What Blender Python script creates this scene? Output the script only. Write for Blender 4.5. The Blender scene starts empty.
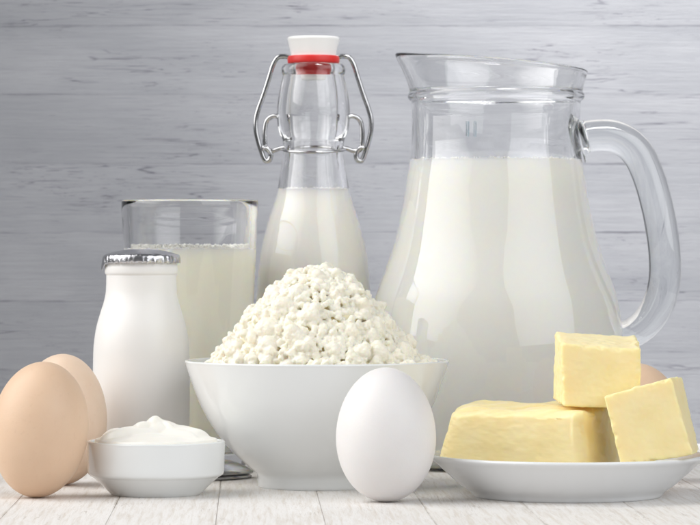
import bpy, bmesh, math, random
import numpy as np
from mathutils import Vector, Matrix, noise

C = bpy.context.scene
COL = C.collection
S = 0.01                       # everything below is written in centimetres
R = math.radians

# ------------------------------------------------------------------ camera
EYE, FPX, HOR = 10.9, 3200.0, 250.0
Y0 = 145.0                     # the camera stands 145 cm before the origin
cam = bpy.data.cameras.new("camera")
camo = bpy.data.objects.new("camera", cam)
COL.objects.link(camo)
cam.sensor_width = 36
cam.lens = 36 * FPX / 700
cam.clip_start, cam.clip_end = 0.05, 50
camo.location = (0, -Y0 * S, EYE * S)
camo.rotation_euler = (R(90) - math.atan(12.5 / FPX), 0, 0)
cam.dof.use_dof = True
cam.dof.focus_distance = 1.405
cam.dof.aperture_fstop = 38
C.camera = camo

# ------------------------------------------------------------------ light
w = bpy.data.worlds.new("World")
C.world = w
w.use_nodes = True
w.node_tree.nodes["Background"].inputs[0].default_value = (0.93, 0.96, 1.0, 1)
w.node_tree.nodes["Background"].inputs[1].default_value = 0.07


def area(name, loc, target, sx, sy, power, col=(1, 1, 1), spread=180):
    l = bpy.data.lights.new(name, 'AREA')
    l.shape = 'RECTANGLE'
    l.size, l.size_y = sx * S, sy * S
    l.energy = power
    l.color = col
    l.spread = R(spread)
    o = bpy.data.objects.new(name, l)
    COL.objects.link(o)
    o.location = Vector(loc) * S
    o.rotation_euler = (Vector(target) - Vector(loc)).to_track_quat('-Z', 'Y').to_euler()
    return o


area("window_light", (-68, -36, 66), (10, -42, 12), 125, 110, 8.6, (1, 0.99, 0.975), 112)
area("soft_light", (84, -70, 66), (8, -6, 10), 140, 105, 5.2, (0.97, 0.985, 1), 110)
area("background_light", (24, -6, 74), (16, 35, 29), 36, 24, 0.92, (1, 0.985, 0.97), 50)

C.view_settings.view_transform = 'Standard'
C.view_settings.look = 'None'
C.view_settings.exposure = 0
C.view_settings.gamma = 1
C.cycles.max_bounces = 24
C.cycles.transmission_bounces = 20
C.cycles.transparent_max_bounces = 16
C.cycles.diffuse_bounces = 14
C.cycles.glossy_bounces = 8
C.cycles.caustics_refractive = True
C.cycles.caustics_reflective = True
C.cycles.blur_glossy = 0.3
C.cycles.sample_clamp_indirect = 40
C.cycles.use_denoising = True


# ------------------------------------------------------------------ helpers
def scale_at(D):
    return FPX / D


def wx(px, D):
    return (px - 350) / scale_at(D)


def wz(py, D):
    return EYE - (py - HOR) / scale_at(D)


def wp(px, py, D):
    return Vector((wx(px, D), D - Y0, wz(py, D)))


def link(o, parent=None):
    COL.objects.link(o)
    if parent:
        o.parent = parent
    return o


def mesh_obj(name, verts, faces, mat, parent=None, loc=(0, 0, 0), smooth=True):
    me = bpy.data.meshes.new(name)
    me.from_pydata([tuple(c * S for c in v) for v in verts], [], faces)
    if smooth:
        me.polygons.foreach_set("use_smooth", [True] * len(me.polygons))
    bm = bmesh.new()
    bm.from_mesh(me)
    bmesh.ops.recalc_face_normals(bm, faces=bm.faces)
    bm.to_mesh(me)
    bm.free()
    me.update()
    if mat:
        me.materials.append(mat)
    o = bpy.data.objects.new(name, me)
    o.location = Vector(loc) * S
    return link(o, parent)


def thing(name, label, cat, loc=(0, 0, 0), rz=0, group=None):
    o = bpy.data.objects.new(name, None)
    o.empty_display_size = 0.01
    o.location = Vector(loc) * S
    o.rotation_euler = (0, 0, rz)
    link(o)
    return tag(o, label, cat, group)


def tag(o, label, cat, group=None):
    o["label"] = label
    o["category"] = cat
    if group:
        o["group"] = group
    return o


def structure(o):
    o["kind"] = "structure"
    return o


def catmull(pts, n=6):
    """smooth curve through points; a point repeated twice stays a corner"""
    out = []
    P = [np.array(p, float) for p in pts]
    segs = []
    cur = [P[0]]
    for p in P[1:]:
        if np.allclose(p, cur[-1]):
            segs.append(cur)
            cur = [p]
        else:
            cur.append(p)
    segs.append(cur)
    for sg in segs:
        if len(sg) < 2:
            continue
        q = [2 * sg[0] - sg[1]] + sg + [2 * sg[-1] - sg[-2]]
        for i in range(1, len(q) - 2):
            p0, p1, p2, p3 = q[i - 1:i + 3]
            # centripetal form
            t0 = 0.0
            t1 = t0 + max(np.linalg.norm(p1 - p0), 1e-6) ** .5
            t2 = t1 + max(np.linalg.norm(p2 - p1), 1e-6) ** .5
            t3 = t2 + max(np.linalg.norm(p3 - p2), 1e-6) ** .5
            for k in range(n):
                t = t1 + (t2 - t1) * k / n
                a1 = (t1 - t) / (t1 - t0) * p0 + (t - t0) / (t1 - t0) * p1
                a2 = (t2 - t) / (t2 - t1) * p1 + (t - t1) / (t2 - t1) * p2
                a3 = (t3 - t) / (t3 - t2) * p2 + (t - t2) / (t3 - t2) * p3
                b1 = (t2 - t) / (t2 - t0) * a1 + (t - t0) / (t2 - t0) * a2
                b2 = (t3 - t) / (t3 - t1) * a2 + (t - t1) / (t3 - t1) * a3
                out.append((t2 - t) / (t2 - t1) * b1 + (t - t1) / (t2 - t1) * b2)
        out.append(sg[-1])
    res = [tuple(out[0])]
    for p in out[1:]:
        if np.linalg.norm(p - np.array(res[-1])) > 1e-5:
            res.append(tuple(p))
    return res


def lathe_data(prof, seg=96, warp=None):
    """prof: (r, z) list; r = 0 ends become poles; closed when both ends lie on the axis"""
    verts, faces, rings = [], [], []
    for r, z in prof:
        if r < 1e-4:
            rings.append([len(verts)])
            verts.append((0, 0, z))
        else:
            ring = []
            for k in range(seg):
                a = 2 * math.pi * k / seg
                v = (r * math.cos(a), r * math.sin(a), z)
                if warp:
                    v = warp(r, a, z)
                ring.append(len(verts))
                verts.append(v)
            rings.append(ring)
    for A, B in zip(rings, rings[1:]):
        if len(A) == 1 and len(B) == 1:
            continue
        for k in range(seg):
            k2 = (k + 1) % seg
            if len(A) == 1:
                faces.append((A[0], B[k], B[k2]))
            elif len(B) == 1:
                faces.append((A[k], B[0], A[k2]))
            else:
                faces.append((A[k], B[k], B[k2], A[k2]))
    return verts, faces


def lathe(name, prof, mat, parent=None, loc=(0, 0, 0), seg=96, warp=None):
    v, f = lathe_data(prof, seg, warp)
    return mesh_obj(name, v, f, mat, parent, loc)


def tube_data(path, rad, seg=14, sect=None):
    """path of 3-D points; rad scalar or list; sect (a, b) = in-plane / across scale"""
    P = [Vector(p) for p in path]
    n = len(P)
    rads = rad if isinstance(rad, (list, tuple)) else [rad] * n
    T = []
    for i in range(n):
        T.append((P[min(i + 1, n - 1)] - P[max(i - 1, 0)]).normalized())
    ref = Vector((0, 1, 0))
    if abs(T[0].dot(ref)) > .9:
        ref = Vector((0, 0, 1))
    N = (ref - T[0] * ref.dot(T[0])).normalized()
    verts, faces = [], []
    for i in range(n):
        N = (N - T[i] * N.dot(T[i])).normalized()
        B = T[i].cross(N)
        sa, sb = sect or (1, 1)
        for k in range(seg):
            a = 2 * math.pi * k / seg
            verts.append(P[i] + (B * math.cos(a) * sa + N * math.sin(a) * sb) * rads[i])
    for i in range(n - 1):
        for k in range(seg):
            k2 = (k + 1) % seg
            faces.append((i * seg + k, (i + 1) * seg + k, (i + 1) * seg + k2, i * seg + k2))
    c0, c1 = len(verts), len(verts) + 1
    verts += [P[0], P[-1]]
    for k in range(seg):
        k2 = (k + 1) % seg
        faces.append((c0, k, k2))
        faces.append((c1, (n - 1) * seg + k2, (n - 1) * seg + k))
    return verts, faces


def tube(name, path, rad, mat, parent=None, loc=(0, 0, 0), seg=14, sect=None):
    v, f = tube_data(path, rad, seg, sect)
    return mesh_obj(name, v, f, mat, parent, loc)


def fbm(p, sc, oct=3):
    v, a, t = 0, 1, 0
    q = Vector(p) * sc
    for _ in range(oct):
        v += a * noise.noise(q)
        t += a
        a *= .5
        q = q * 2.03 + Vector((3.1, 7.7, 1.3))
    return v / t


# ------------------------------------------------------------------ materials
class NT:
    def __init__(self, name):
        self.m = bpy.data.materials.new(name)
        self.m.use_nodes = True
        self.t = self.m.node_tree
        self.b = self.t.nodes["Principled BSDF"]
        self.out = self.t.nodes["Material Output"]

    def n(self, typ, **kw):
        o = self.t.nodes.new(typ)
        for k, v in kw.items():
            if k in ('operation', 'blend_type', 'data_type', 'noise_dimensions', 'feature', 'wave_type', 'bands_direction', 'rings_direction', 'interpolation_type', 'distance'):
                setattr(o, k, v)
        return o

    def l(self, a, b):
        self.t.links.new(a, b)

    def coord(self, scale=(1, 1, 1), loc=(0, 0, 0), rot=(0, 0, 0)):
        tc = self.n('ShaderNodeTexCoord')
        mp = self.n('ShaderNodeMapping')
        mp.inputs['Scale'].default_value = scale
        mp.inputs['Location'].default_value = loc
        mp.inputs['Rotation'].default_value = rot
        self.l(tc.outputs['Object'], mp.inputs[0])
        return mp.outputs[0]

    def noise(self, vec, scale, detail=4, rough=.55, dist=0):
        o = self.n('ShaderNodeTexNoise')
        o.inputs['Scale'].default_value = scale
        o.inputs['Detail'].default_value = detail
        o.inputs['Roughness'].default_value = rough
        o.inputs['Distortion'].default_value = dist
        if vec is not None:
            self.l(vec, o.inputs['Vector'])
        return o.outputs[0]

    def ramp(self, fac, stops):
        o = self.n('ShaderNodeValToRGB')
        el = o.color_ramp.elements
        while len(el) < len(stops):
            el.new(0.5)
        for e, (p, c) in zip(el, stops):
            e.position = p
            e.color = (*c, 1) if not isinstance(c, (int, float)) else (c, c, c, 1)
        self.l(fac, o.inputs[0])
        return o.outputs[0]

    def mix(self, fac, a, b, mode='MIX'):
        o = self.n('ShaderNodeMix', data_type='RGBA', blend_type=mode)
        for s, v in ((o.inputs[0], fac), (o.inputs[6], a), (o.inputs[7], b)):
            if isinstance(v, (int, float)):
                s.default_value = v
            elif isinstance(v, tuple):
                s.default_value = (*v, 1)
            else:
                self.l(v, s)
        return o.outputs[2]

    def math(self, op, a, b=0, clamp=False):
        o = self.n('ShaderNodeMath', operation=op)
        o.use_clamp = clamp
        for s, v in ((o.inputs[0], a), (o.inputs[1], b)):
            if isinstance(v, (int, float)):
                s.default_value = v
            else:
                self.l(v, s)
        return o.outputs[0]

    def bump(self, h, strength, dist=0.0005):
        o = self.n('ShaderNodeBump')
        o.inputs['Strength'].default_value = strength
        o.inputs['Distance'].default_value = dist
        self.l(h, o.inputs['Height'])
        self.l(o.outputs[0], self.b.inputs['Normal'])

    def set(self, **kw):
        names = dict(col='Base Color', rough='Roughness', metal='Metallic', ior='IOR', trans='Transmission Weight',
                     sss='Subsurface Weight', rad='Subsurface Radius', ssc='Subsurface Scale', coat='Coat Weight',
                     coatr='Coat Roughness', spec='Specular IOR Level')
        for k, v in kw.items():
            s = self.b.inputs[names[k]]
            if hasattr(v, 'is_linked'):
                self.l(v, s)
            else:
                s.default_value = (*v, 1) if k == 'col' else v
        return self


def glass_mat(name, tint=(1, 1, 1), absorb=None, dens=0, rough=0.0):
    m = NT(name)
    m.set(col=tint, trans=1.0, rough=rough, ior=1.5)
    v = m.noise(m.coord(), 40, 2)
    m.bump(v, 0.03, 0.0004)
    if absorb:
        a = m.n('ShaderNodeVolumeAbsorption')
        a.inputs[0].default_value = (*absorb, 1)
        a.inputs[1].default_value = dens
        m.l(a.outputs[0], m.out.inputs['Volume'])
    return m.m


M = {}
M['clear_glass'] = glass_mat("clear_glass", (1, 1, 1), (0.66, 0.88, 0.92), 4)
M['handle_glass'] = glass_mat("handle_glass", (1, 1, 1), (0.70, 0.83, 0.85), 7)
M['bottle_glass'] = glass_mat("bottle_glass", (1, 1, 1), (0.93, 0.97, 0.97), 3)
M['tumbler_glass'] = glass_mat("tumbler_glass", (1, 1, 1), (0.93, 0.96, 0.97), 3)


def milk_mat(name, col):
    m = NT(name)
    c = m.mix(m.noise(m.coord(), 60, 3), col, tuple(x * .985 for x in col))
    m.set(col=c, rough=.35, sss=.95, rad=(1.0, .82, .5), ssc=.014, spec=.3)
    return m.m


M['milk'] = milk_mat("milk", (.996, .974, .90))
M['milk_warm'] = milk_mat("tumbler_milk", (.997, .962, .84))

m = NT("milk_froth")
m.set(col=m.mix(m.noise(m.coord(), 60, 3), (.95, .945, .91), (.93, .925, .88)), rough=.3)
M['froth'] = m.m

m = NT("yogurt_plastic")
m.set(col=m.mix(m.noise(m.coord(), 30, 3), (.86, .85, .835), (.84, .83, .815)), rough=.38, sss=.35, rad=(1, .9, .8), ssc=.004)
M['jar'] = m.m

m = NT("white_porcelain")
m.set(col=m.mix(m.noise(m.coord(), 12, 3), (.80, .82, .825), (.78, .80, .805)), rough=.16, coat=.3, coatr=.06)
m.bump(m.noise(m.coord(), 25, 2), .03, .001)
M['porcelain'] = m.m

m = NT("plate_porcelain")
m.set(col=m.mix(m.noise(m.coord(), 12, 3), (.77, .785, .80), (.75, .765, .78)), rough=.2, coat=.25, coatr=.08)
m.bump(m.noise(m.coord(), 25, 2), .03, .001)
M['plate'] = m.m


def egg_mat(name, a, b, spot):
    m = NT(name)
    big = m.noise(m.coord(), 45, 4)
    base = m.mix(m.ramp(big, [(.35, 0), (.65, 1)]), a, b)
    sp = m.ramp(m.noise(m.coord(), 420, 2), [(.60, 0), (.74, 1)])
    base = m.mix(m.math('MULTIPLY', sp, .16), base, spot)
    m.set(col=base, rough=.48, sss=.25, rad=(1, .6, .4), ssc=.002, spec=.35)
    m.bump(m.noise(m.coord(), 750, 3), .13, .0004)
    return m.m


M['brown_egg'] = egg_mat("brown_eggshell", (.72, .525, .375), (.69, .495, .35), (.58, .39, .26))
M['pale_egg'] = egg_mat("pale_brown_eggshell", (.81, .635, .495), (.76, .58, .44), (.68, .45, .3))
M['white_egg'] = egg_mat("white_eggshell", (.76, .745, .74), (.74, .72, .715), (.80, .77, .76))

m = NT("butter")
v = m.noise(m.coord(), 90, 4)
st = m.noise(m.coord((1, 1, 6)), 60, 4, .6)
base = m.mix(m.ramp(v, [(.3, 0), (.7, 1)]), (.90, .785, .46), (.875, .735, .385))
m.set(col=base, rough=.42, sss=.55, rad=(1.0, .62, .22), ssc=.006, spec=.35)
vo = m.n('ShaderNodeTexVoronoi')
vo.inputs['Scale'].default_value = 170
m.l(m.coord(), vo.inputs['Vector'])
pit = m.math('MULTIPLY', m.ramp(vo.outputs['Distance'], [(.05, 1), (.2, 0)]), m.ramp(m.noise(m.coord(), 55, 3), [(.54, 0), (.62, 1)]))
h = m.math('SUBTRACT', m.math('ADD', m.noise(m.coord(), 260, 4), st), m.math('MULTIPLY', pit, 1.2))
m.bump(m.math('ADD', h, m.math('MULTIPLY', m.noise(m.coord((1, 1, .25)), 130, 3), .8)), .10, .001)
M['butter'] = m.m

m = NT("curd")
m.set(col=m.mix(m.noise(m.coord(), 90, 3), (.875, .85, .755), (.85, .81, .69)), rough=.5, sss=.5, rad=(1, .72, .35), ssc=.003, spec=.4)
m.bump(m.noise(m.coord(), 700, 4), .35, .0005)
M['curd'] = m.m
m = NT("curd_cream_glow")  # cream core; its yellow also stands in for light scattered in the gaps
m.set(col=m.mix(m.noise(m.coord(), 120, 3), (.92, .86, .64), (.90, .81, .54)), rough=.4, sss=.3, rad=(1, .7, .3), ssc=.003)
m.bump(m.noise(m.coord(), 300, 3), .3, .001)
M['curd_cream_glow'] = m.m

m = NT("sour_cream")
m.set(col=m.mix(m.noise(m.coord(), 60, 3), (.90, .885, .83), (.885, .865, .80)), rough=.3, sss=.5, rad=(1, .85, .6), ssc=.003, spec=.5)
m.bump(m.noise(m.coord(), 220, 3), .1, .0006)
M['sour_cream'] = m.m

m = NT("foil")
m.set(col=m.mix(m.noise(m.coord(), 300, 3), (.66, .66, .68), (.50, .50, .53)), metal=1.0, rough=.28)
m.bump(m.noise(m.coord(), 350, 3), .5, .0006)
M['foil'] = m.m

m = NT("steel_wire")
m.set(col=m.mix(m.noise(m.coord(), 200, 2), (.56, .56, .57), (.46, .46, .47)), metal=1.0, rough=.2)
M['steel'] = m.m

m = NT("stopper_ceramic")
m.set(col=m.mix(m.noise(m.coord(), 80, 2), (.86, .86, .85), (.83, .83, .82)), rough=.3, coat=.2)
M['stopper'] = m.m
m = NT("red_rubber")
m.set(col=m.mix(m.noise(m.coord(), 150, 2), (.66, .025, .02), (.55, .015, .015)), rough=.45, sss=.1, rad=(1, .2, .1), ssc=.001)
M['rubber'] = m.m


def wood_mat(name, along, paint_a, paint_b, under, dark, plank, off, worn, seed, dash_s=60):
    """whitewashed boards; along = axis the grain runs on, planks counted on the other one"""
    m = NT(name)
    tc = m.n('ShaderNodeTexCoord')
    sep = m.n('ShaderNodeSeparateXYZ')
    m.l(tc.outputs['Object'], sep.inputs[0])
    ax = {'x': 0, 'y': 1, 'z': 2}
    a = sep.outputs[ax[along[0]]]
    c = sep.outputs[ax[along[1]]]
    idx = m.math('FLOOR', m.math('DIVIDE', m.math('SUBTRACT', c, off * S), plank * S))
    wn = m.n('ShaderNodeTexWhiteNoise', noise_dimensions='1D')
    m.l(m.math('ADD', idx, seed), wn.inputs['W'])
    rnd = wn.outputs[0]
    comb = m.n('ShaderNodeCombineXYZ')
    m.l(m.math('ADD', a, m.math('MULTIPLY', rnd, 3.7)), comb.inputs[0])
    m.l(c, comb.inputs[1])
    m.l(rnd, comb.inputs[2])

    def stretched(sa, sc, scale, detail, rough=.6, dist=0, loc=(0, 0, 0)):
        mp = m.n('ShaderNodeMapping')
        mp.inputs['Scale'].default_value = (sa, sc, 1)
        mp.inputs['Location'].default_value = loc
        m.l(comb.outputs[0], mp.inputs[0])
        return m.noise(mp.outputs[0], scale, detail, rough, dist)

    grain = stretched(1, 22, 22, 6, .65, .4)
    fine = stretched(1, 16, 90, 4, .7)
    patch = stretched(1, 2.2, 14, 4, .6)
    cloud = stretched(1, 4.5, 9, 5, .6, .3, (2, 5, 0))
    base = m.mix(m.ramp(cloud, [(.3, 0), (.7, 1)]), paint_a, paint_b)
    base = m.mix(m.math('MULTIPLY', m.math('SUBTRACT', rnd, .5), .12), base, (.3, .3, .32))
    # brushed paint, the wood showing through along the grain
    g = m.ramp(grain, [(.47, 0), (.68, 1)])
    base = m.mix(m.math('MULTIPLY', g, worn[0]), base, under)
    f = m.ramp(fine, [(.52, 0), (.75, 1)])
    base = m.mix(m.math('MULTIPLY', f, worn[1]), base, under)
    # bare scuffs: short dashes that gather in patches
    dash = m.ramp(stretched(1, 11, dash_s, 6, .72, .25, (7, 1, 0)), [(.565, 0), (.64, 1)])
    where = m.ramp(patch, [(.5, 0), (.64, 1)])
    sc = m.math('MULTIPLY', m.math('MULTIPLY', dash, where), worn[2])
    base = m.mix(sc, base, dark)
    # a few long cracks
    cr = m.ramp(stretched(.35, 7, 30, 3, .5, .5, (1, 9, 3)), [(.485, 0), (.498, 1), (.503, 1), (.514, 0)])
    cr = m.math('MULTIPLY', m.math('MULTIPLY', cr, m.ramp(stretched(1, 2, 18, 2, .5, 0, (4, 4, 1)), [(.55, 0), (.66, 1)])), worn[3])
    base = m.mix(cr, base, dark)
    # dirt that collects in the joints, broken up
    fr = m.math('FRACT', m.math('DIVIDE', m.math('SUBTRACT', c, off * S), plank * S))
    edge = m.math('MINIMUM', fr, m.math('SUBTRACT', 1, fr))
    jit = m.math('MULTIPLY', stretched(1, 1, 120, 4, .7), .022)
    joint = m.ramp(m.math('SUBTRACT', edge, jit), [(0.0, 1), (.012, 0)])
    brk = m.ramp(stretched(1, 0.01, 16, 4, .65, 0, (0, 3, 0)), [(.48, .05), (.66, 1)])
    base = m.mix(m.math('MULTIPLY', m.math('MULTIPLY', joint, brk), worn[4]), base, dark)
    m.set(col=base, rough=.55, spec=.3)
    h = m.math('ADD', m.math('MULTIPLY', grain, -.5), m.math('MULTIPLY', fine, -.35))
    h = m.math('SUBTRACT', h, m.math('MULTIPLY', sc, .4))
    m.bump(h, .35, .0012)
    return m.m


M['table'] = wood_mat("whitewashed_table_boards", 'yx', (.79, .775, .76), (.74, .72, .70), (.52, .45, .37), (.23, .18, .13),
                      4.375, 2.85, (.50, .40, .25, .5, .5), 3)
M['wall'] = wood_mat("whitewashed_wall_boards", 'xz', (.365, .373, .402), (.290, .300, .328), (.225, .233, .262), (.13, .13, .16),
                     3.87, .28, (.26, .24, .85, .85, .75), 11, 105)


# ------------------------------------------------------------------ setting
def boards(name, mat, n_planks, plank, off, length, groove_w, groove_d, vertical, segs=60):
    """one continuous grooved sheet; u across planks, v along them"""
    us = []
    for k in range(n_planks + 1):
        c = off + k * plank
        us += [(c - groove_w, 0.0), (c - groove_w * .35, -groove_d), (c + groove_w * .35, -groove_d), (c + groove_w, 0.0)]
        us += [(c + plank * .25, .004), (c + plank * .5, .006), (c + plank * .75, .004)]
    us = us[:-3]
    verts, faces = [], []
    for i in range(segs + 1):
        v = length[0] + (length[1] - length[0]) * i / segs
        for j, (u, d) in enumerate(us):
            kk = math.floor((u - off + .5 * groove_w) / plank)
            wob = .012 * noise.noise(Vector((v * .05, kk * 7.1, 0)))
            lift = .012 * noise.noise(Vector((kk * 3.3, v * .02, 5)))
            if vertical:
                verts.append((v, -(d + lift), u + wob))
            else:
                verts.append((u + wob, v, d + min(lift, 0)))
    nu = len(us)
    for i in range(segs):
        for j in range(nu - 1):
            faces.append((i * nu + j, i * nu + j + 1, (i + 1) * nu + j + 1, (i + 1) * nu + j))
    return mesh_obj(name, verts, faces, mat, smooth=False)


WALL_D = 180.0
WY = WALL_D - Y0
tb = boards("table", M['table'], 24, 4.375, 2.85 - 4.375 * 12, (-70, WY + 3), .018, .05, False)
tb.rotation_euler = (0, 0, R(1.8))
structure(tb)
# the boards' world-space joints are set for the front edge of the picture
wl = boards("wall", M['wall'], 17, 3.87, .28 - 3.87 * 2, (-38, 38), .010, .007, True)
wl.location = (0, WY * S, 0)
structure(wl)


# ------------------------------------------------------------------ eggs
def egg(name, label, px, D, hgt, wid, mat, k=.1, tilt=(0, 0), rz=0):
    prof = []
    n = 40
    rs = []
    for i in range(n + 1):
        t = math.pi * i / n
        rs.append((math.sin(t) * (1 + k * math.cos(t)), hgt / 2 - hgt / 2 * math.cos(t)))
    mx = max(r for r, z in rs)
    prof = [(r / mx * wid / 2 if 0 < i < n else 0, z) for i, (r, z) in enumerate(rs)]
    v, f = lathe_data(prof, 72)
    rot = Matrix.Rotation(tilt[0], 3, 'Y') @ Matrix.Rotation(tilt[1], 3, 'X')
    v = [rot @ Vector(p) for p in v]
    mz = min(p.z for p in v)
    cx = (min(p.x for p in v) + max(p.x for p in v)) / 2
    v = [p - Vector((cx, 0, mz)) for p in v]
    o = mesh_obj(name, v, f, mat, None, (wx(px, D), D - Y0, 0.005))
    return tag(o, label, "egg", "eggs")


egg("egg", "brown egg standing foremost at the left, beside the small dish of sour cream", 40, 140.8, 6.0, 4.25, M['brown_egg'], .0, (R(6), 0))
egg("egg", "paler brown egg tucked between the foremost brown egg and the foil-capped jar", 62, 148.4, 6.1, 4.2, M['pale_egg'], .03, (R(2), R(4)))
egg("egg", "white egg standing upright in front of the bowl of cottage cheese", 386, 138.4, 5.82, 4.33, M['white_egg'], .045)
egg("egg", "brown egg almost hidden behind the butter pieces, below the jug handle", 641, 151, 5.6, 4.2, M['brown_egg'], .05, (R(-8), R(5)))

# ------------------------------------------------------------------ bowl and cottage cheese
BD = 147.4
bx, by = wx(317, BD), BD - Y0
outer = [(0, .25), (2.3, .25), (2.42, .2), (2.5, 0), (2.5, 0), (2.68, 0), (2.72, .06), (2.74, .35), (2.78, .62), (3.15, .95), (3.9, 1.62),
         (4.72, 2.62), (5.35, 3.75), (5.78, 4.85), (6.05, 5.68), (6.08, 5.78), (6.05, 5.83), (5.96, 5.82)]
inner = [(5.88, 5.72), (5.6, 4.85), (5.17, 3.75), (4.5, 2.6), (3.6, 1.6), (2.4, 1.0), (1.2, .8), (0, .75)]
bowl = lathe("bowl", catmull(outer + inner, 6), M['porcelain'], None, (bx, by, 0), 128)
tag(bowl, "round white porcelain bowl on a low foot, heaped with cottage cheese", "bowl")

random.seed(5)
HEAP = [(10.05, .0), (10.0, .5), (9.75, 1.1), (9.3, 1.78), (8.7, 2.42), (8.0, 3.02), (7.3, 3.52), (6.6, 4.05), (6.0, 4.55), (5.6, 4.85), (5.2, 4.95)]


def heap_r(z):
    for (z0, r0), (z1, r1) in zip(HEAP, HEAP[1:]):
        if z1 <= z <= z0:
            return r0 + (r1 - r0) * (z0 - z) / (z0 - z1)
    return 5.2


def ico(sub):
    b = bmesh.new()
    bmesh.ops.create_icosphere(b, subdivisions=sub, radius=1)
    vs = np.array([v.co[:] for v in b.verts])
    fs = [[v.index for v in f.verts] for f in b.faces]
    b.free()
    return vs, np.array(fs)


def remeshed(name, V, F, voxel, mat, parent, disp):
    me = bpy.data.meshes.new("tmp")
    me.from_pydata((V * S).tolist(), [], F.tolist())
    o = bpy.data.objects.new("tmp", me)
    COL.objects.link(o)
    md = o.modifiers.new("r", 'REMESH')
    md.mode = 'VOXEL'
    md.voxel_size = voxel * S
    dg = bpy.context.evaluated_depsgraph_get()
    ev = o.evaluated_get(dg)
    m2 = bpy.data.meshes.new_from_object(ev)
    bpy.data.objects.remove(o)
    m2.name = name
    # keep only the outer shell: the piece with the most vertices
    b = bmesh.new()
    b.from_mesh(m2)
    b.verts.ensure_lookup_table()
    seen = np.zeros(len(b.verts), bool)
    best = []
    for v in b.verts:
        if seen[v.index]:
            continue
        st, comp = [v], []
        seen[v.index] = True
        while st:
            q = st.pop()
            comp.append(q)
            for e in q.link_edges:
                u = e.other_vert(q)
                if not seen[u.index]:
                    seen[u.index] = True
                    st.append(u)
        if len(comp) > len(best):
            best = comp
    keep = {v.index for v in best}
    bmesh.ops.delete(b, geom=[v for v in b.verts if v.index not in keep], context='VERTS')
    b.normal_update()
    for _ in range(1):
        bmesh.ops.smooth_vert(b, verts=b.verts, factor=.3, use_axis_x=True, use_axis_y=True, use_axis_z=True)
    b.normal_update()
    for v in b.verts:
        p = v.co / S
        d = sum(a * noise.noise(Vector(p) * s) for a, s in disp)
        v.co += v.normal * d * S
    b.to_mesh(m2)
    b.free()
    m2.materials.clear()
    m2.materials.append(mat)
    m2.polygons.foreach_set("use_smooth", [True] * len(m2.polygons))
    return link(bpy.data.objects.new(name, m2), parent)


cc = thing("cottage_cheese", "tall heap of crumbly white cottage cheese filling the big bowl", "cottage cheese", (bx, by, 0))
vs1, fs1 = ico(2)
VV, FF, nv = [], [], 0


def blob(c, r, sq=None):
    global nv
    s = sq if sq is not None else np.array([random.uniform(.75, 1.25) for _ in range(3)])
    q = np.array(Matrix.Rotation(random.uniform(0, 6.28), 3, Vector((random.gauss(0, 1), random.gauss(0, 1), random.gauss(0, 1))).normalized()))
    VV.append((vs1 * s) @ q.T * r + np.array(c))
    FF.append(fs1 + nv)
    nv += len(vs1)


# the bulk, slightly smaller than the heap
cv, cf = lathe_data([(0, 9.75)] + [(max(r - .42, .2), z - .3) for z, r in HEAP[1:]] + [(4.6, 4.0), (0, 4.0)], 48)
cv = np.array(cv)
tri = []
for f in cf:
    tri.append((f[0], f[1], f[2]))
    if len(f) == 4:
        tri.append((f[0], f[2], f[3]))
core_v = np.array([np.array(v) * (1 + .05 * fbm(v, .9)) for v in cv])
VV.append(core_v)
FF.append(np.array(tri))
nv = len(core_v)
placed = []
tries = 0
while len(placed) < 1900 and tries < 70000:
    tries += 1
    z = random.uniform(5.35, 10.1)
    rr = heap_r(z)
    if random.random() > (rr + .6) / 5.6:
        continue
    a = random.uniform(0, 2 * math.pi)
    lump = .2 * noise.noise(Vector((math.cos(a) * 2, math.sin(a) * 2, z * 1.3)))
    R0 = random.choice([.14, .19, .25, .31, .37, .43, .5])
    rr = max(0, rr - random.uniform(-.04, .26) + lump)
    c = Vector((rr * math.cos(a), rr * math.sin(a), z))
    if any((c - q).length < (R0 + r) * .72 for q, r in placed):
        continue
    placed.append((c, R0))
    # a curd: a knot of small grains
    blob(c, R0 * .95)
    for _ in range(random.randint(7, 12)):
        d = Vector((random.gauss(0, 1), random.gauss(0, 1), random.gauss(0, 1))).normalized() * R0 * random.uniform(.55, .95)
        blob(c + d, R0 * random.uniform(.3, .62))
for _ in range(34):            # loose curds along the rim
    a = random.uniform(-1.5, 1.2)
    rr = random.uniform(4.8, 5.5)
    r0 = random.uniform(.12, .26)
    c = (rr * math.cos(a), rr * math.sin(a), random.uniform(5.6, 5.95))
    blob(c, r0)
    for _k in range(4):
        d = Vector((random.gauss(0, 1), random.gauss(0, 1), random.gauss(0, 1))).normalized() * r0 * .9
        blob((c[0] + d.x, c[1] + d.y, c[2] + d.z), r0 * .5)
cream_v, cream_f = lathe_data([(0, 9.72)] + [(max(r - .16, .25), z - .16) for z, r in HEAP[1:]] + [(4.6, 4.0), (0, 4.0)], 96)
cream_v = [Vector(v) * (1 + .0 + .03 * fbm(v, 1.1) + .02 * fbm(v, 5, 2)) for v in cream_v]
mesh_obj("cream", cream_v, cream_f, M['curd_cream_glow'], cc)  # cream under the curds, tinted to paint the warm light in the crevices
remeshed("curds", np.vstack(VV), np.vstack(FF), .04, M['curd'], cc, [(.03, 6), (.022, 15)])

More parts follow.
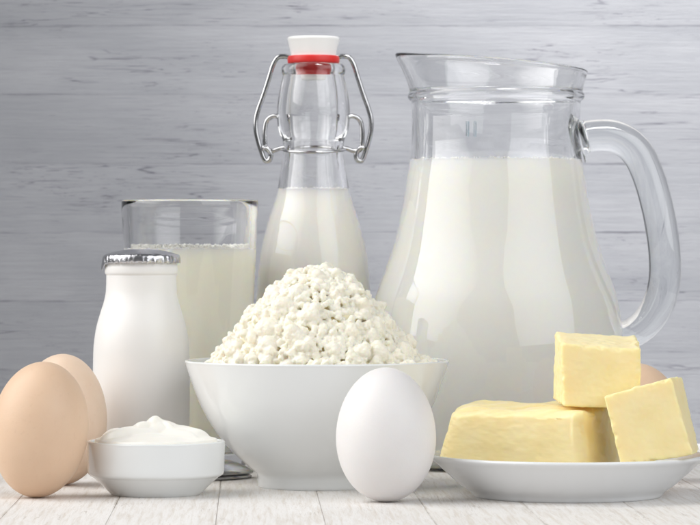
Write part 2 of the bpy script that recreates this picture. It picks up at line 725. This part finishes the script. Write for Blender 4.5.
# ------------------------------------------------------------------ dish with sour cream
DD = 142.7
dx, dy = wx(156, DD), DD - Y0
prof = [(0, .12), (1.6, .12), (1.75, 0), (1.75, 0), (1.95, 0), (2.02, .05), (2.35, .38), (2.72, .72), (2.82, .80), (2.93, .86), (2.93, .86), (3.0, .92), (3.03, 1.0), (3.05, 1.6),
        (3.075, 2.3), (3.06, 2.38), (2.98, 2.40), (2.90, 2.36), (2.86, 2.2), (2.8, 1.4), (2.5, .8), (1.6, .45), (0, .4)]
dish = lathe("dish", catmull(prof, 6), M['porcelain'], None, (dx, dy, 0), 112)
tag(dish, "small shallow white porcelain dish filled with sour cream", "dish")

LOBES = [(0, 0, 2.95, 2.95, .5, 0), (-.75, -.2, 1.75, 1.35, .80, .3), (.8, .1, 1.7, 1.3, .82, -.4), (-1.25, -.75, 1.3, .66, .74, .35), (.15, .05, 1.15, .95, 1.08, .2), (.95, -.75, 1.15, .55, .66, -.5),
         (-.05, -.05, .66, .5, 1.24, .4), (-.2, -1.3, 1.3, .55, .50, .1), (1.7, -.3, .95, .6, .66, .9), (-.55, -.35, .75, .4, 1.02, .5), (.5, -.3, .6, .32, .98, -.7), (-1.8, .2, .9, .7, .68, 1.2)]


def cream_height(x, y):
    """spoonfuls lying over one another: a soft maximum of flattened lobes"""
    x += .12 * noise.noise(Vector((x * 1.1, y * 1.1, 3)))
    y += .12 * noise.noise(Vector((x * 1.1, y * 1.1, 8)))
    acc = 0
    for cx, cy, a, b, h, ang in LOBES:
        c, s_ = math.cos(ang), math.sin(ang)
        u, v = ((x - cx) * c + (y - cy) * s_) / a, (-(x - cx) * s_ + (y - cy) * c) / b
        q = u * u + v * v
        hh = h * math.sqrt(1 - q) ** 1.0 if q < 1 else -1.2 * (q - 1)
        acc += math.exp(min(hh, 2) / .055)
    return 2.27 + max(0, .055 * math.log(acc)) + .02 * fbm((x, y, 2), 2.2, 2)


gv, gf = [], []
NR, NA = 90, 200
for i in range(NR + 1):
    r = 2.84 * i / NR
    for k in range(NA):
        a = 2 * math.pi * k / NA
        x, y = r * math.cos(a), r * math.sin(a)
        t = r / 2.84
        z = cream_height(x, y)
        if t > .965:
            z = min(z, 2.30)
        gv.append((x, y, z))
for i in range(NR):
    for k in range(NA):
        k2 = (k + 1) % NA
        gf.append((i * NA + k, (i + 1) * NA + k, (i + 1) * NA + k2, i * NA + k2))
base0 = len(gv)
for k in range(NA):
    a = 2 * math.pi * k / NA
    gv.append((2.6 * math.cos(a), 2.6 * math.sin(a), 1.2))
gv.append((0, 0, 1.2))
for k in range(NA):
    k2 = (k + 1) % NA
    gf.append((NR * NA + k, base0 + k, base0 + k2, NR * NA + k2))
    gf.append((base0 + k, len(gv) - 1, base0 + k2))
cr = mesh_obj("sour_cream", gv, gf, M['sour_cream'], None, (dx, dy, 0))
tag(cr, "glossy mound of thick sour cream spooned into the small dish", "sour cream")

# ------------------------------------------------------------------ yogurt jar
JD = 152.0
s = scale_at(JD)
jx, jy = wx(141.3, JD), JD - Y0


def jz(py):
    return wz(py, JD)


jar = thing("yogurt_jar", "small white bottle-shaped jar with a crimped silver foil cap", "jar", (jx, jy, 0))
prof = [(0, .15), (1.6, .15), (1.8, 0), (1.8, 0), (1.95, .02), (2.14, .2), (2.22, .6), (2.27, 2), (2.30, jz(395)), (2.29, jz(365)), (2.255, jz(345)), (2.13, jz(327)), (1.93, jz(312)),
        (1.78, jz(302)), (1.69, jz(293)), (1.665, jz(284)), (1.66, jz(276)), (1.66, jz(275)), (1.70, jz(274)), (1.73, jz(272.5)), (1.735, jz(267)), (1.70, jz(265)), (1.68, jz(258)), (0, jz(258))]
lathe("jar_body", catmull(prof, 5), M['jar'], jar, (0, 0, 0), 96)

zt = jz(254.5)


def capwarp(r, a, z):
    # crimped skirt; one tab hangs lower at the left
    low = max(0, min(1, (zt - z) / .35))
    a2 = a + .12 * noise.noise(Vector((math.cos(a) * 3, math.sin(a) * 3, 7)))
    pl = math.sin(a2 * 41) * .5 + .55 * math.sin(a2 * 27 + 1.3) + .9 * noise.noise(Vector((math.cos(a) * 9, math.sin(a) * 9, 0)))
    rr = r + low * .022 * pl if r > 1.7 else r
    flap = math.exp(-((math.atan2(math.sin(a - R(186)), math.cos(a - R(186)))) / R(16)) ** 2)
    zz = z - low * (.36 * flap + .018 * pl)
    rr += low * .03 * flap
    dent = .045 * fbm((r * math.cos(a), r * math.sin(a), 0), 2.6, 4) * (1 if z > zt - .1 else 0)
    return (rr * math.cos(a), rr * math.sin(a), zz + dent)


prof = [(0, zt + .26), (.5, zt + .245), (1.0, zt + .19), (1.4, zt + .10), (1.66, zt + .03), (1.79, zt - .02), (1.835, zt - .08), (1.85, zt - .2), (1.85, zt - .3), (1.85, zt - .40),
        (1.835, zt - .41), (1.82, zt - .38), (1.81, zt - .2), (1.78, zt - .1), (1.5, zt - .05), (0, zt - .03)]
lathe("foil_cap", prof, M['foil'], jar, (0, 0, 0), 360, capwarp)

# ------------------------------------------------------------------ tumbler with milk
TD = 159.0
tx, ty = wx(190, TD), TD - Y0


def tz(py):
    return wz(py, TD)


tum = tz(200)


def trad(z):
    return 2.78 + (3.40 - 2.78) * z / tum


wall_t = .33
prof = [(0, .12), (2.3, .12), (2.55, 0), (2.55, 0), (2.7, .06), (trad(.35), .35)] + [(trad(tum * k / 10), tum * k / 10) for k in range(1, 10)] + \
       [(trad(tum) - .0, tum - .12), (trad(tum) - .03, tum - .03), (trad(tum) - .13, tum), (trad(tum) - .24, tum - .03), (trad(tum) - wall_t, tum - .12)] + \
       [(trad(tum * k / 10) - wall_t, tum * k / 10) for k in range(9, 1, -1)] + [(trad(1.3) - wall_t, 1.3), (trad(1.0) - .3, .95), (2.0, .8), (0, .8)]
tumbler = lathe("tumbler", catmull(prof, 3), M['tumbler_glass'], None, (tx, ty, 0), 128)
tag(tumbler, "clear straight-sided drinking glass of milk behind the foil-capped jar", "glass")
ml = tz(249)


def milk_body(name, radii, level, mat, loc, label, froth=(500, .06, -.2), lip=.05):
    """radii: function of height for the inside of the vessel"""
    z0 = radii[0][0]
    prof = [(0, z0)] + [(r, z) for z, r in radii if z < level - .08]
    rl = np.interp(level, [z for z, r in radii], [r for z, r in radii])
    prof += [(rl, level - .02), (rl, level + lip * .6), (rl - .04, level + lip * .5), (rl - .12, level + .02), (rl * .8, level), (rl * .4, level), (0, level)]

    def wp_(r, a, z):
        if z > level - .05 and r > rl - .2:
            z += .035 * noise.noise(Vector((math.cos(a) * 14, math.sin(a) * 14, 0))) + .03 * noise.noise(Vector((math.cos(a) * 3, math.sin(a) * 3, 4)))
        return (r * math.cos(a), r * math.sin(a), z)
    o = lathe(name, prof, mat, None, loc, 160, wp_)
    rnd = random.Random(int(rl * 1000))
    v0, f0 = ico(1)
    V, F, k = [], [], 0
    for _ in range(froth[0]):
        a = rnd.uniform(0, 2 * math.pi)
        if noise.noise(Vector((math.cos(a) * 2.5, math.sin(a) * 2.5, 1))) < froth[2]:
            continue
        r = rnd.uniform(.025, .07) * (1.5 if rnd.random() < .12 else 1)
        c = (rl - ov - r * rnd.uniform(1.03, 2.2))
        z = level + rnd.uniform(-.02, 1) ** 2 * froth[1]
        V.append(v0 * r + np.array((c * math.cos(a), c * math.sin(a), z)))
        F.append(f0 + k)
        k += len(v0)
    fr = mesh_obj("froth", np.vstack(V).tolist(), np.vstack(F).tolist(), M['froth'], o)
    fr["kind"] = "stuff"
    return tag(o, label, "milk")


ov = .06
zs = np.linspace(1.35, tum - .5, 30)
milk_body("milk", [(1.0, trad(1.0) - .32)] + [(z, trad(z) - wall_t + ov) for z in zs], ml, M['milk_warm'], (tx, ty, 0),
          "creamy milk filling the drinking glass to four fifths", (1500, .22, -.6))

# ------------------------------------------------------------------ swing-top bottle
OD = 163.0
ox, oy = wx(313.5, OD), OD - Y0
so = scale_at(OD)


def oz(py):
    return wz(py, OD)


bot = thing("swing_top_bottle", "clear swing-top bottle of milk with white stopper and red seal", "bottle", (ox, oy, 0))
OUT = [(455, 2.86), (430, 2.90), (330, 2.90), (300, 2.90), (280, 2.86), (262, 2.76), (249, 2.67), (235, 2.5), (226, 2.38), (215, 2.21), (205, 2.03), (195, 1.88), (186, 1.79), (176, 1.71), (165, 1.62),
       (157, 1.575), (152, 1.55), (146, 1.55), (141, 1.56), (138, 1.62), (134, 1.72), (128, 1.80), (118, 1.86), (108, 1.85), (98, 1.79), (88, 1.70), (80, 1.60), (77, 1.57), (75.5, 1.555), (74.5, 1.58),
       (73.5, 1.61), (71.5, 1.63), (69, 1.63), (67, 1.60), (65, 1.54), (64, 1.42)]
outp = [(0, .25), (2.0, .2), (2.35, 0), (2.35, 0), (2.6, .05), (2.8, .25)] + [(r, oz(y)) for y, r in OUT]
INR = [(455, 2.62), (300, 2.66), (280, 2.62), (262, 2.52), (249, 2.42), (235, 2.26), (226, 2.14), (215, 1.96), (205, 1.78), (195, 1.62), (186, 1.50), (176, 1.38), (165, 1.27), (157, 1.20), (150, 1.16), (141, 1.15), (130, 1.16),
       (118, 1.18), (105, 1.18), (90, 1.12), (80, 1.04), (72, 1.0), (67, 1.0)]
inp = [(1.05, oz(64)), (1.0, oz(65))] + [(r, oz(y)) for y, r in INR[::-1]] + [(2.4, .62), (1.8, .5), (0, .55)]
lathe("glass_body", catmull(outp, 3) + catmull(inp, 3), M['bottle_glass'], bot, (0, 0, 0), 128)
rad = [(.7, 2.3), (.9, 2.5)] + [(oz(y), r + ov) for y, r in INR if y > 120]
rz_ = [(z, np.interp(z, [a for a, b in rad], [b for a, b in rad])) for z in np.linspace(.75, oz(125), 70)]
milk_body("milk", rz_, oz(190), M['milk'], (ox, oy, 0), "white milk inside the swing-top bottle up to its neck")
# stopper
st = lathe("stopper", catmull([(0, oz(82)), (.55, oz(82)), (.64, oz(80.5)), (.66, oz(76)), (.74, oz(64)), (1.12, oz(58)), (1.15, oz(56)), (1.15, oz(55)), (1.2, oz(50)), (1.29, oz(42)), (1.325, oz(39)), (1.30, oz(37.6)),
                               (1.22, oz(37)), (.6, oz(36.6)), (0, oz(36.6))], 4), M['stopper'], bot, (0, 0, 0), 80)
lathe("rubber_seal", catmull([(.60, oz(75.5)), (.80, oz(75.5)), (.86, oz(74)), (.93, oz(67)), (.97, oz(64.2)), (1.27, oz(63.8)), (1.315, oz(62.5)), (1.315, oz(58)), (1.28, oz(56.3)), (1.0, oz(56.2)), (.76, oz(56.4))], 4)
      + [(.60, oz(75.5))], M['rubber'], st, (0, 0, 0), 80)


def mir(path, sgn):
    return [(sgn * x, y, z) for x, y, z in path]


def bp(px, py, dy=0):
    return ((px - 313.5) / so, dy, oz(py))


wr = .13
# outer bail: over the stopper and down both sides to hooks
side = [bp(337, 57), bp(343, 56.4), bp(349, 57.5), bp(353.5, 64), bp(358, 78), bp(363.5, 95), bp(368.5, 109), bp(371, 119), bp(371, 130), bp(368.5, 142), bp(365.5, 151.5), bp(363.4, 157.5), bp(361, 161, -.03),
        bp(357.5, 160, -.08), bp(356.2, 155, -.1), bp(358, 150.5, -.12), bp(361.5, 148, -.16), bp(364.5, 148.5, -.24)]
right = catmull(side, 6)
left = mir(right, -1)[::-1]
bridge = []
full = left + [tuple(p) for p in catmull([bp(290, 57), bp(302, 57.5), bp(325, 57.5), bp(337, 57)], 6)][1:-1] + right
tube("wire_bail", full, wr, M['steel'], bot, (0, 0, 0), 12)
# lever wire: from the shoulder of the neck down to the pin
for sg in (1, -1):
    pth = catmull([bp(347, 119, -.35), bp(349, 117, -.28), bp(354, 116.5, -.2), bp(359.5, 120, -.14), bp(362, 128, -.1), bp(362.2, 140, -.08), bp(361.5, 147, -.06), bp(359, 150.5, -.08), bp(354, 151, -.1),
                   bp(348, 149, -.15), bp(341, 147.5, -.25)], 6)
    tube("wire_lever", mir(pth, sg), wr * .95, M['steel'], bot, (0, 0, 0), 12)
ringp = []
for k in range(65):
    a = 2 * math.pi * k / 64
    ringp.append((1.64 * math.cos(a), 1.64 * math.sin(a), oz(149) + .22 * math.sin(a)))
tube("neck_wire", ringp, .07, M['steel'], bot, (0, 0, 0), 10)

# ------------------------------------------------------------------ jug
GD = 161.0
gx, gy = wx(496, GD), GD - Y0
sg_ = scale_at(GD)


def gz(py):
    return wz(py, GD)


jug = thing("milk_jug", "big clear glass jug of milk with a spout and curved handle", "jug", (gx, gy, 0))
GO = [(462, 5.25), (455, 5.5), (440, 5.75), (410, 6.15), (380, 6.38), (355, 6.45), (335, 6.40), (317, 6.27), (295, 6.05), (265, 5.50), (240, 5.08), (218, 4.82), (200, 4.64), (180, 4.49), (165, 4.36), (155, 4.28), (140, 4.24), (120, 4.22), (106, 4.24),
      (102, 4.27), (100.5, 4.33), (99, 4.41), (96.5, 4.45), (94, 4.42), (92, 4.36), (88, 4.37), (80, 4.44), (72, 4.53), (66, 4.60), (64, 4.59)]
WT = .30
goutp = [(0, .1), (4.5, .1), (4.8, 0), (4.8, 0), (5.05, .03)] + [(r, gz(y)) for y, r in GO]
GI = [(450, 5.3), (440, 5.48), (410, 5.9)] + [(y, r - WT) for y, r in GO[4:17]] + [(106, 4.0), (98, 4.05), (90, 4.1), (80, 4.2), (72, 4.3), (67, 4.38)]
ginp = [(4.50, gz(63)), (4.42, gz(63.8))] + [(r, gz(y)) for y, r in GI[::-1]] + [(4.6, .42), (3, .34), (0, .34)]
ztop, zridge = gz(63), gz(92)


def jwarp(r, a, z):
    t = max(0, min(1, (z - zridge) / (ztop - zridge)))
    da = math.atan2(math.sin(a - math.pi), math.cos(a - math.pi))
    sp = math.exp(-(da / R(20)) ** 2)
    sh = math.exp(-(da / R(42)) ** 2) - sp
    rr = r + t ** 1.5 * (.52 * sp - .10 * sh)
    zz = z - t * .38 * math.cos(a) + t ** 2 * .12 * sp
    return (rr * math.cos(a), rr * math.sin(a), zz)


lathe("glass_body", catmull(goutp, 3) + catmull(ginp, 3), M['clear_glass'], jug, (0, 0, 0), 160, jwarp)


def gp(px, py, dy=0):
    return ((px - 496) / sg_, dy, gz(py))


hp = catmull([gp(578.5, 139), gp(586, 137), gp(598, 135.5), gp(612, 136), gp(626, 142), gp(638, 154), gp(648, 175), gp(656, 202), gp(662, 232), gp(665, 260), gp(664, 284), gp(658, 305), gp(648, 321), gp(636, 331), gp(626, 335), gp(619, 336)], 6)
n = len(hp)
hr = []
for i in range(n):
    t = i / (n - 1)
    r = .81
    r += .45 * max(0, 1 - t / .07) ** 1.5
    r += -.12 * max(0, (t - .75) / .25)
    hr.append(r)
tube("handle", hp, hr, M['handle_glass'], jug, (0, 0, 0), 28, (1.0, 1.15))

# raised litre mark on the neck
fc = bpy.data.curves.new("volume_mark", 'FONT')
fc.body = "1l"
fc.size = 1.05 * S
fc.extrude = .03 * S
fc.bevel_depth = .012 * S
fo = bpy.data.objects.new("tmp_text", fc)
COL.objects.link(fo)
dg = bpy.context.evaluated_depsgraph_get()
tm = bpy.data.meshes.new_from_object(fo.evaluated_get(dg))
bpy.data.objects.remove(fo)
tm.name = "volume_mark"
ang0 = R(-90) - math.asin(.38) - R(3)
for v in tm.vertices:
    x, y, d = v.co / S
    a = ang0 + x / 4.24
    rr = 4.235 + d
    v.co = Vector((rr * math.cos(a), rr * math.sin(a), gz(139) + y)) * S
tm.materials.clear()
tm.materials.append(M['clear_glass'])
link(bpy.data.objects.new("volume_mark", tm), jug)

rad = [(.4, 4.75), (.6, 5.2)] + [(gz(y), r + ov) for y, r in GI if y > 100]
gi = [(z, np.interp(z, [a for a, b in rad], [b for a, b in rad])) for z in np.linspace(.4, gz(112), 90)]
milk_body("milk", gi, gz(161), M['milk'], (gx, gy, 0), "white milk filling the big glass jug to the bottom of its neck")

# ------------------------------------------------------------------ plate with butter
PD = 141.8
px_, py_ = wx(567, PD), PD - Y0
prof = [(0, .18), (3.7, .18), (3.85, 0), (3.85, 0), (4.12, 0), (4.2, .05), (4.32, .22), (4.75, .52), (5.35, 1.05), (5.85, 1.52), (6.1, 1.72), (6.14, 1.80), (6.10, 1.87), (6.0, 1.88), (5.85, 1.78), (5.3, 1.32), (4.6, .80), (4.0, .50), (3.4, .42), (0, .40)]
plate = lathe("plate", catmull(prof, 5), M['plate'], None, (px_, py_, 0), 144)
tag(plate, "white porcelain plate with a raised rim carrying three pieces of butter", "plate")


def box8(name, label, corners, mat, n=26, bev=.16, amp=.03, seed=0, extra=None, drag=None):
    """corners: 8 world points, order (x0/x1, y0 front/y1 back, z0/z1) = index x + 2y + 4z"""
    Cn = [Vector(c) for c in corners]
    ctr = sum(Cn, Vector()) / 8
    b = bmesh.new()
    bmesh.ops.create_cube(b, size=2)
    bmesh.ops.subdivide_edges(b, edges=b.edges[:], cuts=n, use_grid_fill=True)
    side = (Cn[1] - Cn[0]).length
    k = bev / side * 2
    for v in b.verts:
        p = v.co.copy()
        # round the unit cube's edges
        q = Vector([max(-1 + k, min(1 - k, c)) for c in p])
        d = p - q
        if d.length > 1e-6:
            p = q + d.normalized() * min(d.length, k) if sum(abs(c) > 1e-6 for c in d) > 1 else p
        u, vv, ww = [(c + 1) / 2 for c in p]
        pos = Vector()
        for i in range(8):
            wgt = (u if i & 1 else 1 - u) * (vv if i & 2 else 1 - vv) * (ww if i & 4 else 1 - ww)
            pos += Cn[i] * wgt
        out = (pos - ctr).normalized()
        sd = Vector((seed * 3.1, seed * 1.7, 0))
        pos += out * (amp * fbm(pos + sd, 1.1, 3) + amp * .45 * fbm(pos + sd, 5, 2))
        if drag:
            # the knife's drag marks: streaks that gather in patches
            g = noise.noise(Vector((pos.dot(drag[0]) * drag[2], pos.dot(drag[1]) * .9, seed * 4.4)))
            g2 = noise.noise(Vector((pos.dot(drag[0]) * drag[2] * 2.7, pos.dot(drag[1]) * 2.2, seed * 9.1)))
            msk = max(0, min(1, .45 + 1.6 * noise.noise(pos * .75 + sd * 3)))
            pos += out * (.045 * g + .03 * abs(g2)) * msk * drag[3]
        near = sorted(min(c, 1 - c) for c in (u, vv, ww))
        if near[1] < .07:                    # chipped, smeared edges
            chip = fbm(pos + sd * 2, 2.6, 4)
            pos -= out * max(0, chip - .06) * .38 * (1 - near[1] / .07)
            pos += out * max(0, -chip - .14) * .22 * (1 - near[1] / .07)
        if extra:
            pos = extra(pos, u, vv, ww)
        v.co = (pos - Vector((ctr.x, ctr.y, min(c.z for c in Cn)))) * S
    me = bpy.data.meshes.new(name)
    b.to_mesh(me)
    b.free()
    me.polygons.foreach_set("use_smooth", [True] * len(me.polygons))
    me.materials.append(mat)
    o = bpy.data.objects.new(name, me)
    o.location = Vector((ctr.x, ctr.y, min(c.z for c in Cn))) * S
    link(o)
    return tag(o, label, "butter", "pieces of butter")


FD, KD = 138.6, 144.2


def at(px, D, z):
    return Vector((wx(px, D), D - Y0, z))


def block_extra(p, u, v, w):
    if w > .9:
        # scraped top: knife ridges and a torn edge near the right front corner
        p.z += .05 * math.sin(p.x * 2.2 + p.y * 1.3) * .6 + .05 * fbm(p, 1.8, 3) + .07 * max(-.5, min(.5, 6 * noise.noise(Vector((p.x * .55, p.y * 1.5, 2)))))
        p.z += .09 * math.exp(-((u - .12) / .08) ** 2) * (v > .15)
    if u > .9:
        p.x += .10 * fbm(p, 1.6, 3) - .10 * math.exp(-((w - .75) / .2) ** 2)
    return p


# the block lies with its far end up on the rim of the plate
box8("butter", "big low block of butter with scraped top lying on the plate", [at(437, 141.4, 1.45), at(588, FD, .75), at(445, 144.2, 1.55), at(634, KD, .6),
     wp(452, 413, 141.2), wp(586, 411, FD), wp(462, 402, 144.6), wp(620, 400, KD)], M['butter'], 56, .7, .07, 1, block_extra, (Vector((.25, .3, 1)), Vector((1, 0, -.1)), 2.6, .05))


def torn(p, u, v, w):
    # slightly smeared cut edges
    if w > .95:
        p.z += .06 * fbm(p, 2.5, 3) + .10 * math.exp(-((u - .97) / .06) ** 2)
    if u < .06:
        p.x += .07 * fbm(p, 3, 3)
    return p


FD2 = 139.6
KD2 = 143.0
box8("butter", "upright cube of butter resting on top of the big butter block", [wp(563, 406, FD2), wp(641, 410, FD2), wp(553, 399, KD2), wp(633, 402, KD2),
     wp(561, 343, FD2), wp(641, 350, FD2), wp(555, 331.5, KD2), wp(636, 337, KD2)], M['butter'], 48, .12, .06, 2, torn, (Vector((.1, .2, 1)), Vector((1, .3, .1)), 3.2, .22))
FD3 = 137.6
KD3 = 140.6
box8("butter", "tilted cube of butter leaning against the block at the plate's right rim", [wp(621, 466, FD3), wp(693, 455, FD3), wp(626, 462, KD3), wp(699, 450, KD3),
     wp(604, 396, FD3), wp(671, 377.5, FD3), wp(613, 395, KD3), wp(682, 377, KD3)], M['butter'], 48, .08, .05, 3, None, (Vector((1, .6, .25)), Vector((-.2, .2, 1)), 4.5, .35))


# ------------------------------------------------------------------ spoons
def spoon(label, loc, ang, lift):
    L, LB, n_, m_ = 8.6, 4.0, 60, 14
    top, botm = [], []
    for i in range(n_ + 1):
        t = i / n_
        x = L * t
        if x < LB:
            q = x / LB
            w_ = 1.25 * math.sqrt(max(0, 1 - (2 * q - 1) ** 2)) * (1 - .18 * (q - .4))
            w_ = max(w_, .04 if q < .5 else .28)
            h = .62 * math.sin(math.pi * min(1, q)) ** .8
        else:
            q = (x - LB) / (L - LB)
            w_ = .28 + .25 * q * q
            h = .0
        zc = .25 * max(0, (x - LB * .75)) / L + lift
        for j in range(m_ + 1):
            u = -1 + 2 * j / m_
            z = h * (1 - u * u) + zc
            top.append((x, u * w_, z + .07))
            botm.append((x, u * w_ * .97, z))
    N = len(top)
    verts = top + botm
    faces = []
    W = m_ + 1
    for i in range(n_):
        for j in range(m_):
            faces.append((i * W + j, (i + 1) * W + j, (i + 1) * W + j + 1, i * W + j + 1))
            faces.append((N + i * W + j, N + i * W + j + 1, N + (i + 1) * W + j + 1, N + (i + 1) * W + j))
        faces.append((i * W, N + i * W, N + (i + 1) * W, (i + 1) * W))
        faces.append((i * W + m_, (i + 1) * W + m_, N + (i + 1) * W + m_, N + i * W + m_))
    for i in (0, n_):
        for j in range(m_):
            faces.append((i * W + j, i * W + j + 1, N + i * W + j + 1, N + i * W + j))
    o = mesh_obj("spoon", verts, faces, M['steel'], None, loc)
    o.rotation_euler = (0, 0, ang)
    return tag(o, label, "spoon", "spoons behind the small dish")


an = math.atan2(-5.6, -4.6)
spoon("lower steel spoon lying on the table between the small dish and the bowl", (wx(245, 154), 154 - Y0, .02), an, 0)
spoon("upper steel spoon stacked on the other spoon behind the small dish", (wx(246, 154), 154 - Y0, .02), an + .03, .22)
